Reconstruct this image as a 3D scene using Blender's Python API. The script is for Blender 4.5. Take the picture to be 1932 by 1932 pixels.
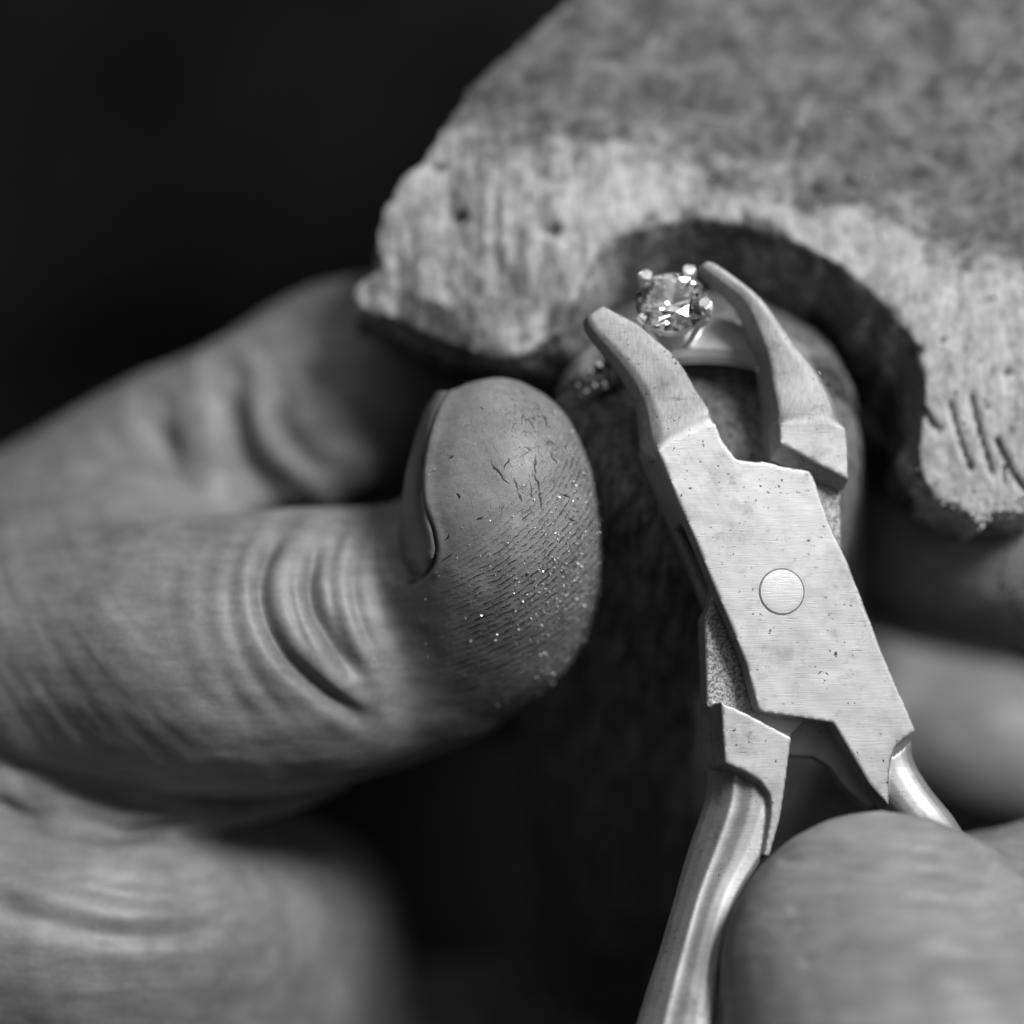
import bpy, bmesh, math, random
import numpy as np
from mathutils import Vector, Matrix

random.seed(7); np.random.seed(7)
scene = bpy.context.scene
for o in list(bpy.data.objects):
    bpy.data.objects.remove(o)
scene.unit_settings.system = 'METRIC'
scene.unit_settings.scale_length = 0.01          # one unit is one centimetre

# ------------------------------------------------------------------ frame of the build
# Bench directions: x to the right, "back" along the bench, "up" off the bench top.
# The photographer looks down at 60 degrees; B turns (right, picture-up, towards viewer) into world.
UP = np.array([0, .5, .8660254]); BACK = np.array([0, .8660254, -.5])
B = np.array([[1, 0, 0], BACK, UP])
D = 35.0                                           # camera to focus point, cm
PX = 200.0                                         # survey units per cm at the focus point

def C(u, v, d=0.0):
    k = (D - d) / D / PX
    return np.array([(u - 966) * k, (966 - v) * k, d])
def px(p):
    k = D / (D - p[:, 2]) * PX
    return np.stack([966 + p[:, 0] * k, 966 - p[:, 1] * k], 1)
def W(p):
    return np.asarray(p, float) @ B.T
def unit(a):
    a = np.asarray(a, float); return a / np.linalg.norm(a)

# ------------------------------------------------------------------ camera, world, lamps, exposure
cam_d = bpy.data.cameras.new('camera'); cam = bpy.data.objects.new('camera', cam_d)
scene.collection.objects.link(cam); scene.camera = cam
cam.matrix_world = Matrix.Translation(Vector(W([0, 0, D]))) @ Matrix(B.tolist()).to_4x4()
cam_d.sensor_width = 36; cam_d.lens = 36 * D / 9.66
cam_d.clip_start = 0.5; cam_d.clip_end = 500
cam_d.dof.use_dof = True; cam_d.dof.focus_distance = D - 0.02
APERTURE = 2.05                                     # opening in cm
cam_d.dof.aperture_fstop = cam_d.lens / 1000 / APERTURE
cam_d.dof.aperture_blades = 9

world = bpy.data.worlds.new('World'); scene.world = world; world.use_nodes = True
world.node_tree.nodes['Background'].inputs[0].default_value = (1, 1, 1, 1)
world.node_tree.nodes['Background'].inputs[1].default_value = 0.002

def lamp(name, pos, size, watts, target=(0, 0, 0)):
    l = bpy.data.lights.new(name, 'AREA'); l.shape = 'DISK'; l.size = size; l.energy = watts
    o = bpy.data.objects.new(name, l); scene.collection.objects.link(o)
    p = Vector(W(pos)); t = Vector(W(target)); o.location = p
    o.rotation_euler = (t - p).to_track_quat('-Z', 'Y').to_euler(); return o
lamp('bench_lamp', unit([.50, .58, .64]) * 62, 22, 51000, (0.5, 0, -1))
lamp('overhead_fill', unit([-.22, .86, .46]) * 66, 60, 6800)  # added fill, no such lamp known; brightens the stone from above
lamp('front_fill', unit([.38, .20, .90]) * 64, 60, 4000, (2, 0, 0))  # added fill disc in front, lights up the flat steel faces
lamp('left_fill', unit([-.75, -.10, .66]) * 70, 14, 260)  # weak added fill for thin highlights on the left edges

scene.view_settings.view_transform = 'Standard'; scene.view_settings.look = 'None'
scene.view_settings.exposure = 0; scene.view_settings.gamma = 1
scene.view_settings.use_curve_mapping = False
scene.render.engine = 'CYCLES'
cy = scene.cycles
cy.max_bounces = 14; cy.transmission_bounces = 14; cy.glossy_bounces = 8; cy.diffuse_bounces = 4
cy.sample_clamp_indirect = 20; cy.caustics_reflective = True; cy.caustics_refractive = True
cy.use_denoising = True
try: cy.denoiser = 'OPENIMAGEDENOISE'
except Exception: pass

# ------------------------------------------------------------------ numpy noise
_R = np.random.RandomState(3).rand(64, 64, 64)
def vn(p):
    i = np.floor(p).astype(int); f = p - i; f = f * f * (3 - 2 * f); i &= 63; j = (i + 1) & 63
    x0, y0, z0 = i.T; x1, y1, z1 = j.T; fx, fy, fz = f.T
    a = _R[x0, y0, z0] * (1 - fx) + _R[x1, y0, z0] * fx
    b = _R[x0, y1, z0] * (1 - fx) + _R[x1, y1, z0] * fx
    c = _R[x0, y0, z1] * (1 - fx) + _R[x1, y0, z1] * fx
    d = _R[x0, y1, z1] * (1 - fx) + _R[x1, y1, z1] * fx
    return (a * (1 - fy) + b * fy) * (1 - fz) + (c * (1 - fy) + d * fy) * fz
def fbm(p, n=4):
    s = 0; a = .5; p = p + 17.3
    for k in range(n):
        s = s + a * (vn(p) - .5) * 2; p = p * 2.03 + 5.1; a *= .5
    return s
def sstep(a, b, x):
    t = np.clip((x - a) / (b - a), 0, 1); return t * t * (3 - 2 * t)

# ------------------------------------------------------------------ mesh helpers (arrays in the viewer frame)
class MB:
    def __init__(s): s.v = []; s.f = []; s.n = 0
    def add(s, v, f):
        v = np.asarray(v, float); s.v.append(v); s.f += [tuple(i + s.n for i in q) for q in f]; s.n += len(v); return s
    def arr(s): return np.concatenate(s.v), s.f

def cat(pts, n):
    """Catmull-Rom through rows of pts."""
    P = np.asarray(pts, float); P = np.vstack([2 * P[0] - P[1], P, 2 * P[-1] - P[-2]]); out = []
    for k in range(1, len(P) - 2):
        for t in np.linspace(0, 1, n, endpoint=False):
            a, b, c, d = P[k - 1:k + 3]
            out.append(.5 * (2 * b + (c - a) * t + (2 * a - 5 * b + 4 * c - d) * t * t + (3 * b - a - 3 * c + d) * t ** 3))
    out.append(P[-2]); return np.array(out)

def ring_faces(n_st, n_ring, cap=True):
    f = []
    for s in range(n_st - 1):
        for k in range(n_ring):
            a = s * n_ring + k; b = s * n_ring + (k + 1) % n_ring
            f.append((a, b, b + n_ring, a + n_ring))
    if cap:
        f.append(tuple(range(n_ring))[::-1]); f.append(tuple((n_st - 1) * n_ring + k for k in range(n_ring)))
    return f

def ico(sub=2):
    bm = bmesh.new(); bmesh.ops.create_icosphere(bm, subdivisions=sub, radius=1)
    bm.verts.ensure_lookup_table()
    v = np.array([x.co[:] for x in bm.verts]); f = [tuple(q.index for q in p.verts) for p in bm.faces]; bm.free(); return v, f
ICO1, ICO2, ICO3 = ico(1), ico(2), ico(3)

def blob_chain(mb, pts, step=.12):
    """closed balls strung along a path (x,y,z,r[,depth scale]) to be fused into one surface"""
    P = np.array([list(p) + ([1.] if len(p) == 4 else []) for p in pts], float)
    Q = cat(P, 24); last = None
    for q in Q:
        if last is not None and np.linalg.norm(q[:3] - last[:3]) < step * q[3] and abs(q[3]-last[3]) < .03: continue
        last = q
        mb.add(ICO3[0] * q[3] * np.array([1, 1, q[4]]) + q[:3], ICO3[1])

def prism(mb, front, back):
    n = len(front)
    mb.add(np.vstack([front, back]), ring_faces(2, n))

def to_mesh(name, v, f):
    me = bpy.data.meshes.new(name); me.from_pydata([tuple(x) for x in v], [], f); me.update()
    bm = bmesh.new(); bm.from_mesh(me); bmesh.ops.recalc_face_normals(bm, faces=bm.faces); bm.to_mesh(me); bm.free(); return me

def fuse(v, f, voxel):
    """union of closed shells as one continuous skin"""
    me = to_mesh('tmp', v, f); o = bpy.data.objects.new('tmp', me); scene.collection.objects.link(o)
    m = o.modifiers.new('r', 'REMESH'); m.mode = 'VOXEL'; m.voxel_size = voxel; m.adaptivity = 0
    dg = bpy.context.evaluated_depsgraph_get(); dg.update()
    e = bpy.data.meshes.new_from_object(o.evaluated_get(dg), depsgraph=dg)
    nv = len(e.vertices); co = np.empty(nv * 3); e.vertices.foreach_get('co', co)
    nl = len(e.loops); li = np.empty(nl, int); e.loops.foreach_get('vertex_index', li)
    st = np.empty(len(e.polygons), int); e.polygons.foreach_get('loop_start', st)
    tot = np.empty(len(e.polygons), int); e.polygons.foreach_get('loop_total', tot)
    faces = [tuple(li[a:a + b].tolist()) for a, b in zip(st, tot)]
    ed = np.empty(len(e.edges) * 2, int); e.edges.foreach_get('vertices', ed)
    bpy.data.objects.remove(o); bpy.data.meshes.remove(me); bpy.data.meshes.remove(e)
    return co.reshape(-1, 3), faces, ed.reshape(-1, 2)

def relax(co, ed, n, fac=.5):
    N = len(co); cnt = np.bincount(ed.ravel(), minlength=N).astype(float)[:, None]; cnt[cnt == 0] = 1
    a, b = ed[:, 0], ed[:, 1]
    for _ in range(n):
        s = np.stack([np.bincount(a, co[b, k], N) + np.bincount(b, co[a, k], N) for k in range(3)], 1) / cnt
        co = co + fac * (s - co)
    return co

def normals(co, faces):
    F = np.array([q[:4] if len(q) >= 4 else (q[0], q[1], q[2], q[2]) for q in faces])
    n = np.cross(co[F[:, 2]] - co[F[:, 0]], co[F[:, 3]] - co[F[:, 1]]); N = np.zeros_like(co)
    for k in range(4): 
        for j in range(3): N[:, j] += np.bincount(F[:, k], n[:, j], len(co))
    return N / (np.linalg.norm(N, axis=1, keepdims=True) + 1e-12)

def obj(name, v, f, mat, parent=None, smooth=True, label=None, cat_=None, group=None, kind=None, attrs=None, base=None, sharp=None):
    """link arrays (viewer frame) as one mesh object with its origin at its own base"""
    v = np.asarray(v, float); w = W(v)
    if parent is not None: org = np.array(parent['_org'])
    else: org = W(base) if base is not None else np.array([w[:, 0].mean(), w[:, 1].mean(), w[:, 2].min()])
    me = to_mesh(name, w - org, f)
    a = me.attributes.new('pc', 'FLOAT_VECTOR', 'POINT'); a.data.foreach_set('vector', v.ravel().astype(np.float32))
    for k, x in (attrs or {}).items():
        a = me.attributes.new(k, 'FLOAT', 'POINT'); a.data.foreach_set('value', np.asarray(x, np.float32))
    if smooth:
        me.polygons.foreach_set('use_smooth', [True] * len(me.polygons))
        if sharp: me.set_sharp_from_angle(angle=math.radians(sharp))
    me.materials.append(mat)
    o = bpy.data.objects.new(name, me); scene.collection.objects.link(o)
    if parent is not None: o.parent = parent
    else: o.location = org
    o['_org'] = tuple(org)
    tag(o, label, cat_, group, kind); return o

def tag(o, label=None, cat_=None, group=None, kind=None):
    for k, x in (('label', label), ('category', cat_), ('group', group), ('kind', kind)):
        if x: o[k] = x

def empty(name, base, label, cat_, group=None):
    o = bpy.data.objects.new(name, None); scene.collection.objects.link(o)
    org = W(base); o.location = org; o['_org'] = tuple(org); o.empty_display_size = .3
    tag(o, label, cat_, group); return o

# ------------------------------------------------------------------ materials (grey: the photograph is black and white)
class NT:
    def __init__(s, name):
        s.m = bpy.data.materials.new(name); s.m.use_nodes = True; s.t = s.m.node_tree
        s.bsdf = s.t.nodes['Principled BSDF']; s.out = s.t.nodes['Material Output']
    def n(s, typ, ins=None, **kw):
        x = s.t.nodes.new(typ)
        for k, v in kw.items(): setattr(x, k, v)
        for k, v in (ins or {}).items():
            if hasattr(v, 'is_output'): s.t.links.new(v, x.inputs[k])
            else: x.inputs[k].default_value = v
        return x
    def pc(s): return s.n('ShaderNodeAttribute', attribute_name='pc').outputs['Vector']
    def att(s, a): return s.n('ShaderNodeAttribute', attribute_name=a).outputs['Fac']
    def map(s, vec, scale=(1, 1, 1), rot=(0, 0, 0), loc=(0, 0, 0)):
        return s.n('ShaderNodeMapping', {'Vector': vec, 'Scale': scale, 'Rotation': rot, 'Location': loc}).outputs[0]
    def noise(s, vec, scale, detail=4, rough=.55, dist=0):
        return s.n('ShaderNodeTexNoise', {'Vector': vec, 'Scale': scale, 'Detail': detail, 'Roughness': rough, 'Distortion': dist}).outputs[0]
    def ramp(s, x, a, b, c0=0., c1=1.):
        return s.n('ShaderNodeMapRange', {'Value': x, 'From Min': a, 'From Max': b, 'To Min': c0, 'To Max': c1}, interpolation_type='SMOOTHSTEP').outputs[0]
    def math(s, op, a, b=0., c=0.):
        return s.n('ShaderNodeMath', {0: a, 1: b, 2: c}, operation=op).outputs[0]
    def mul(s, a, b): return s.math('MULTIPLY', a, b)
    def sub(s, a, b): return s.math('SUBTRACT', a, b)
    def addm(s, a, b): return s.math('ADD', a, b)
    def mix(s, f, a, b):
        return s.addm(s.mul(a, s.sub(1., f)), s.mul(b, f))
    def grey(s, x): return s.n('ShaderNodeCombineColor', {0: x, 1: x, 2: x}).outputs[0]
    def bump(s, h, strength, dist, prev=None):
        i = {'Height': h, 'Strength': strength, 'Distance': dist}
        if prev is not None: i['Normal'] = prev
        return s.n('ShaderNodeBump', i).outputs[0]
    def set(s, **kw):
        for k, v in kw.items():
            k = k.replace('_', ' ')
            if hasattr(v, 'is_output'): s.t.links.new(v, s.bsdf.inputs[k])
            else: s.bsdf.inputs[k].default_value = v
        return s.m

def cracks(t, pc, scale, width, warp=.25, rot=(0, 0, 0), sc=(1, 1, 1)):
    v = t.map(pc, sc, rot)
    n = t.n('ShaderNodeTexNoise', {'Vector': v, 'Scale': scale * .6, 'Detail': 3.}).outputs['Color']
    v2 = t.n('ShaderNodeVectorMath', {0: v, 1: t.n('ShaderNodeVectorMath', {0: n, 'Scale': warp}, operation='SCALE').outputs[0]}, operation='ADD').outputs[0]
    e = t.n('ShaderNodeTexVoronoi', {'Vector': v2, 'Scale': scale}, feature='DISTANCE_TO_EDGE').outputs['Distance']
    return t.ramp(e, 0., width, 1., 0.)

def skin(name, base=.30):
    t = NT(name); pc = t.pc(); pad = t.att('pad'); ridge = t.att('ridge')
    mott = t.noise(pc, 1.6, 5); fine = t.noise(pc, 22, 5, .6)
    lin = t.noise(t.map(pc, (1.2, 7, 2), (0, 0, math.radians(52))), 1.6, 5, .6)
    alb = t.mul(t.mul(t.ramp(mott, .3, .7, .82, 1.14), t.mix(t.ramp(t.att('crack'), 0., .4), t.ramp(lin, .3, .7, .84, 1.12), t.ramp(t.noise(pc, 5, 6, .75), .3, .7, .86, 1.1))), base)
    alb = t.mul(alb, t.ramp(fine, .25, .75, .9, 1.08))
    # ridges of the pad: dirt sits in the furrows, broken up
    wob = t.noise(pc, 3.5, 4, .6)
    ph = t.addm(t.mul(ridge, 2 * math.pi / .053), t.addm(t.mul(wob, 9.), t.mul(t.noise(pc, 15, 3, .6), 3.)))
    lines = t.ramp(t.addm(t.math('SINE', ph), t.mul(t.sub(t.noise(pc, 10, 4, .6), .5), 1.1)), .35, .95)
    brk = t.ramp(t.noise(t.map(pc, (3.2, 8, 3.2), (0, 0, math.radians(-28))), 2.6, 4, .65), .40, .56)
    furrow = t.mul(t.mul(lines, pad), brk)
    # dry cracks with black dirt over the ball of the thumb
    crk = t.att('crack')
    def hair(scale, rot, w, off, lo, hi, sy=.4):
        n_ = t.noise(t.map(pc, (1, sy, 1), (0, 0, math.radians(rot)), off), scale, 2, .5, .3)
        m_ = t.ramp(t.noise(t.map(pc, loc=off), scale * .9, 4, .6), lo, hi)
        return t.mul(t.ramp(t.math('ABSOLUTE', t.sub(n_, .5)), 0., w, 1., 0.), m_)
    c1 = t.math('MAXIMUM', hair(6., -30, .016, (1, 2, 3), .56, .62), hair(5., 62, .013, (7, 1, 4), .58, .63))
    c2 = t.math('MAXIMUM', hair(13., -35, .04, (3, 8, 1), .50, .60), hair(11., 20, .035, (5, 5, 9), .52, .62))
    flat = t.n('ShaderNodeVectorMath', {0: pc, 1: (1, 1, 0)}, operation='MULTIPLY').outputs[0]
    jig = t.n('ShaderNodeTexNoise', {'Vector': flat, 'Scale': 9., 'Detail': 4.}).outputs['Color']
    flat = t.n('ShaderNodeVectorMath', {0: flat, 1: t.n('ShaderNodeVectorMath', {0: t.n('ShaderNodeVectorMath', {0: jig, 1: (.5, .5, .5)}, operation='SUBTRACT').outputs[0], 1: (.09, .09, 0)}, operation='MULTIPLY').outputs[0]}, operation='ADD').outputs[0]
    big = None
    for (x0, y0, x1, y1, w) in ((965, 740, 1110, 940, 9), (1112, 738, 1062, 815, 5), (1340, 375, 1412, 495, 5), (1312, 690, 1296, 850, 4.5), (1296, 850, 1345, 985, 6), (1345, 985, 1343, 1105, 7), (1145, 865, 1170, 975, 6), (1170, 975, 1205, 1060, 6),
                                (1232, 415, 1292, 515, 4), (650, 732, 700, 708, 6), (718, 985, 748, 1035, 6), (868, 1188, 920, 1152, 6), (1200, 1192, 1285, 1138, 6), (1535, 1185, 1615, 1202, 7), (1412, 675, 1485, 785, 4.5), (660, 1292, 625, 1345, 6), (890, 330, 925, 375, 4), (600, 1500, 690, 1440, 5), (1480, 980, 1570, 1030, 8)):
        A_ = np.array([(679.4 + .2537 * x0 - 966) / PX, (966 - 679.4 - .2537 * y0) / PX, 0]); B_ = np.array([(679.4 + .2537 * x1 - 966) / PX, (966 - 679.4 - .2537 * y1) / PX, 0]); E_ = B_ - A_
        pa = t.n('ShaderNodeVectorMath', {0: flat, 1: tuple(A_)}, operation='SUBTRACT').outputs[0]
        hh = t.n('ShaderNodeVectorMath', {0: pa, 1: tuple(E_ / (E_ @ E_))}, operation='DOT_PRODUCT').outputs['Value']
        hh = t.n('ShaderNodeClamp', {0: hh}).outputs[0]
        dv = t.n('ShaderNodeVectorMath', {0: pa, 1: t.n('ShaderNodeVectorMath', {0: tuple(E_), 'Scale': hh}, operation='SCALE').outputs[0]}, operation='SUBTRACT').outputs[0]
        dl_ = t.n('ShaderNodeVectorMath', {0: dv}, operation='LENGTH').outputs['Value']
        wd_ = t.addm(t.mul(t.math('SINE', t.mul(hh, math.pi)), w * .0014), .0012)
        one = t.n('ShaderNodeClamp', {0: t.sub(1.35, t.math('DIVIDE', dl_, wd_))}).outputs[0]
        big = one if big is None else t.math('MAXIMUM', big, one)
    dots = t.mul(t.ramp(t.noise(pc, 48, 2, .5), .66, .72), .5)
    dirt_shade = t.math('MAXIMUM', t.mul(t.math('MAXIMUM', c1, t.math('MAXIMUM', t.mul(c2, .55), dots)), crk), t.mul(big, t.ramp(crk, 0., .1)))
    smudge = t.mul(t.ramp(t.noise(pc, 9, 6, .7), .58, .75), t.mul(crk, .3))
    # fine cross lines of the back of the thumb
    grain = cracks(t, pc, 11, .12, .3, (0, 0, math.radians(40)), (1, 2.4, 1))
    dk = t.math('MAXIMUM', t.mul(furrow, .8), t.math('MAXIMUM', t.mul(dirt_shade, .95), smudge))
    fold = t.att('fold')  # crease shade painted into the skin colour
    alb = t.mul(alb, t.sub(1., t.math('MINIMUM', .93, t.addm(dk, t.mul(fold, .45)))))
    h = t.addm(t.mul(furrow, -.8), t.addm(t.mul(dirt_shade, -1.), t.addm(t.mul(grain, -.14), t.mul(fine, .16))))
    h2 = t.mul(t.math('SINE', ph), t.mul(pad, .28))
    nrm = t.bump(t.addm(h, h2), .42, .011)
    nrm = t.bump(t.noise(t.map(pc, (1, 2.6, 1), (0, 0, math.radians(40))), 6, 4), .10, .04, nrm)
    t.set(Base_Color=t.grey(alb), Roughness=t.ramp(fine, .3, .7, .40, .56), Normal=nrm)
    t.bsdf.inputs['Specular IOR Level'].default_value = .42
    t.bsdf.inputs['Subsurface Weight'].default_value = .12
    t.bsdf.inputs['Subsurface Radius'].default_value = (.08, .08, .08)
    t.bsdf.inputs['Subsurface Scale'].default_value = 1.
    return t.m

def steel(name, base=.42, rough=.52, pits=1., rot=-12, metal=.66, worn=.0):
    t = NT(name); pc = t.pc()
    br = t.noise(t.map(pc, (2.2, 60, 10), (0, 0, math.radians(rot))), 1.6, 5, .65)
    br2 = t.noise(t.map(pc, (1.6, 40, 8), (0, 0, math.radians(rot + 25))), 1.9, 4, .6)
    cl = t.noise(pc, 2.3, 4, .5)
    pit = t.mul(t.ramp(t.noise(pc, 24, 3, .5), .655, .70), t.ramp(t.noise(pc, 3.2, 3), .42, .6))
    blot = t.addm(t.ramp(t.noise(pc, 6.5, 7, .75), .54, .74, 0., .34), t.ramp(t.noise(t.map(pc, loc=(2, 5, 8)), 1.7, 5, .7), .48, .7, 0., .28))
    scr = t.mul(t.ramp(t.noise(t.map(pc, (3, 70, 20), (0, 0, math.radians(38))), 1., 2, .5), .64, .70), t.ramp(t.noise(t.map(pc, loc=(3, 3, 3)), 3, 3), .48, .6))
    alb = t.mul(base, t.ramp(cl, .3, .7, .9, 1.06))
    alb = t.mul(alb, t.ramp(br, .2, .8, .86, 1.1))
    alb = t.mul(alb, t.sub(1., t.mul(t.addm(t.mul(pit, .8), t.addm(blot, t.mul(scr, .45))), pits)))
    core = t.att('core'); sp = t.ramp(t.noise(pc, 42, 3, .6), .40, .60, .30, 1.0)
    alb = t.mix(core, alb, t.mul(alb, sp))
    alb = t.math('MINIMUM', alb, .95)
    h = t.addm(t.mul(br, .6), t.addm(t.mul(br2, .35), t.addm(t.mul(pit, -1.2), t.mul(scr, -.8))))
    nrm = t.bump(h, .22, .008)
    filed = t.att('filed'); fl = t.noise(t.map(pc, (40, 5, 20), (0, 0, math.radians(50))), 1.5, 4, .6)
    alb = t.mul(alb, t.mix(filed, 1.0, t.ramp(fl, .3, .7, .68, .95))); rough = t.addm(rough, t.mul(filed, .12))
    t.set(Base_Color=t.grey(alb), Metallic=metal, Roughness=t.math('ADD', rough, t.addm(t.ramp(br, .2, .8, -.05, .06), t.mul(pit, .25))), Normal=nrm)
    return t.m

def simple(name, alb, rough=.6, metal=0., scale=8, amp=.3, bump=.3, dist=.02, spec=.5):
    t = NT(name); pc = t.pc(); n = t.noise(pc, scale, 6, .65)
    t.set(Base_Color=t.grey(t.mul(alb, t.ramp(n, .25, .75, 1 - amp, 1 + amp))), Roughness=rough, Metallic=metal, Normal=t.bump(n, bump, dist))
    t.bsdf.inputs['Specular IOR Level'].default_value = spec
    return t.m

def wood_mat():
    t = NT('worn_pin_wood'); pc = t.pc(); fresh = t.att('fresh'); dirt_shade = t.att('dirt_shade')
    q = t.n('ShaderNodeAttribute', attribute_name='plan').outputs['Vector']     # across, along, height of the block
    fib = t.noise(t.map(q, (4.6, .45, 2.2)), 1.3, 6, .68, .25)
    fib2 = t.noise(t.map(q, (14, 2.2, 8)), 1.5, 5, .7)
    blot = t.noise(q, 2.4, 6, .68); gr = t.noise(q, 7, 6, .72); big = t.noise(q, .9, 4, .55)
    f = t.ramp(t.addm(fresh, t.addm(t.mul(t.sub(blot, .5), 1.6), t.mul(t.sub(gr, .5), .45))), .2, .85)
    patina = t.mul(.125, t.addm(t.ramp(blot, .37, .63, .45, 1.4), t.ramp(gr, .36, .66, -.28, .5)))
    fx = t.ramp(t.n('ShaderNodeSeparateXYZ', {0: q}).outputs[0], -.4, 1.6, 0., .8); fib = t.mix(fx, fib, t.addm(.53, t.mul(t.sub(t.noise(t.map(q, (3, 1.2, 2)), 2.2, 6, .6), .5), .35)))
    raw = t.mul(.46, t.mul(t.ramp(fib, .38, .57, .48, 1.2), t.mul(t.ramp(gr, .34, .66, .84, 1.12), t.ramp(fib2, .35, .65, .8, 1.15))))
    alb = t.mix(f, patina, raw)
    spots = t.mul(t.ramp(t.noise(q, 7, 3, .5), .66, .72), .75)
    grime_shade = t.ramp(t.addm(dirt_shade, t.mul(t.sub(t.noise(t.map(q, (3, 1.2, 2)), 3, 6, .7), .5), 1.3)), .25, .8)  # carries real dirt plus the shade painted on notch wall and underside
    alb = t.mul(alb, t.sub(1., t.math('MINIMUM', .92, t.addm(t.mul(spots, .7), t.mul(grime_shade, .78)))))
    pale = t.mul(cracks(t, q, 1.15, .02, .5, (0, 0, .5)), t.ramp(t.noise(t.map(q, loc=(9, 1, 2)), 1.4, 3), .5, .6))
    alb = t.math('MAXIMUM', alb, t.mul(t.math('MAXIMUM', pale, t.mul(t.att('scuff'), t.ramp(t.noise(q, 6, 5, .7), .35, .6))), .34))
    mot = t.ramp(t.noise(t.map(q, (1.6, 1, 1.2)), 3.4, 6, .7), .36, .62, .58, 1.12); alb = t.mul(alb, t.mix(t.mul(fx, .8), mot, 1.0))
    fleck = t.ramp(t.noise(t.map(q, (5, 2, 3), (0, 0, .6)), 3.2, 3, .5), .64, .70)
    alb = t.mul(alb, t.sub(1., t.mul(fleck, .6)))
    h = t.addm(t.mul(fib, .8), t.addm(t.mul(gr, .7), t.addm(t.mul(fib2, .5), t.mul(spots, -.8))))
    t.set(Base_Color=t.grey(alb), Roughness=t.mix(f, .48, .72), Normal=t.bump(h, .9, .06))
    return t.m

def clamp_wood():
    t = NT('dark_stained_wood'); pc = t.pc(); q = t.n('ShaderNodeAttribute', attribute_name='plan').outputs['Vector']
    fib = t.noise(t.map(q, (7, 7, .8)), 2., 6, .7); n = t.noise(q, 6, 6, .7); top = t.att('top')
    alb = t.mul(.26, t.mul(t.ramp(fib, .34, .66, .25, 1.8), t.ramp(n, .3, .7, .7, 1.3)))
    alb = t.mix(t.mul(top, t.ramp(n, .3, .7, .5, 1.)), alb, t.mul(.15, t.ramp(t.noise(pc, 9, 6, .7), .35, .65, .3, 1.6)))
    t.set(Base_Color=t.grey(alb), Roughness=.62, Normal=t.bump(t.addm(fib, t.mul(n, .8)), .9, .07))
    t.bsdf.inputs['Specular IOR Level'].default_value = .4
    return t.m

def gem_mat():
    t = NT('cut_gemstone')
    g = t.n('ShaderNodeBsdfGlass', {'Color': (1, 1, 1, 1), 'Roughness': 0.0, 'IOR': 2.2})
    t.t.links.new(g.outputs[0], t.out.inputs[0]); return t.m

SKIN = skin('working_hand_skin', .24)
NAIL = simple('fingernail', .13, .42, 0, 5, .12, .12, .01)
STEEL = steel('brushed_steel'); STEEL_H = steel('polished_handle_steel', .58, .30, .6, 70, .92)
STEEL_D = steel('grainy_inner_steel', .42, .5, 1.4, 40, .8)
GRIME = simple('black_grime', .16, .8, 0, 30, .5, .4, .01)
SILVER = simple('white_gold', .85, .27, .72, 12, .06, .05, .004)
PRONGM = simple('filed_white_gold', .85, .3, .7, 40, .1, .5, .012)
PAVE = simple('small_set_stones', .95, .14, 1., 40, .05, 0., .01); GEM = gem_mat(); WOOD = wood_mat(); CLAMP = clamp_wood()
LEATHER = simple('clamp_leather', .06, .8, 0, 12, .5, .6, .03)
BRASS = simple('dull_metal_pin', .5, .35, 1., 10, .1, .1, .01)
DUST = simple('metal_filings', .9, .35, .5, 10, .05, 0., .01)
WDUST = simple('pale_wood_dust', .6, .7, 0., 10, .2, 0., .01)
BACKM = simple('dark_leather_apron', .007, .8, 0, .3, .6, .3, .1, .05)

# ------------------------------------------------------------------ setting: the dark apron far below the pin
gx, gy = np.meshgrid(np.linspace(-70, 70, 90), np.linspace(-50, 90, 90))
gw = np.stack([gx.ravel(), gy.ravel(), -15 + 1.3 * fbm(np.stack([gx.ravel() * .09, gy.ravel() * .14, gx.ravel() * 0], 1), 3)], 1)
gf = [(r * 90 + c, r * 90 + c + 1, r * 90 + c + 91, r * 90 + c + 90) for r in range(89) for c in range(89)]
obj('bench_apron', gw @ B, gf, BACKM, kind='structure')

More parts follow.
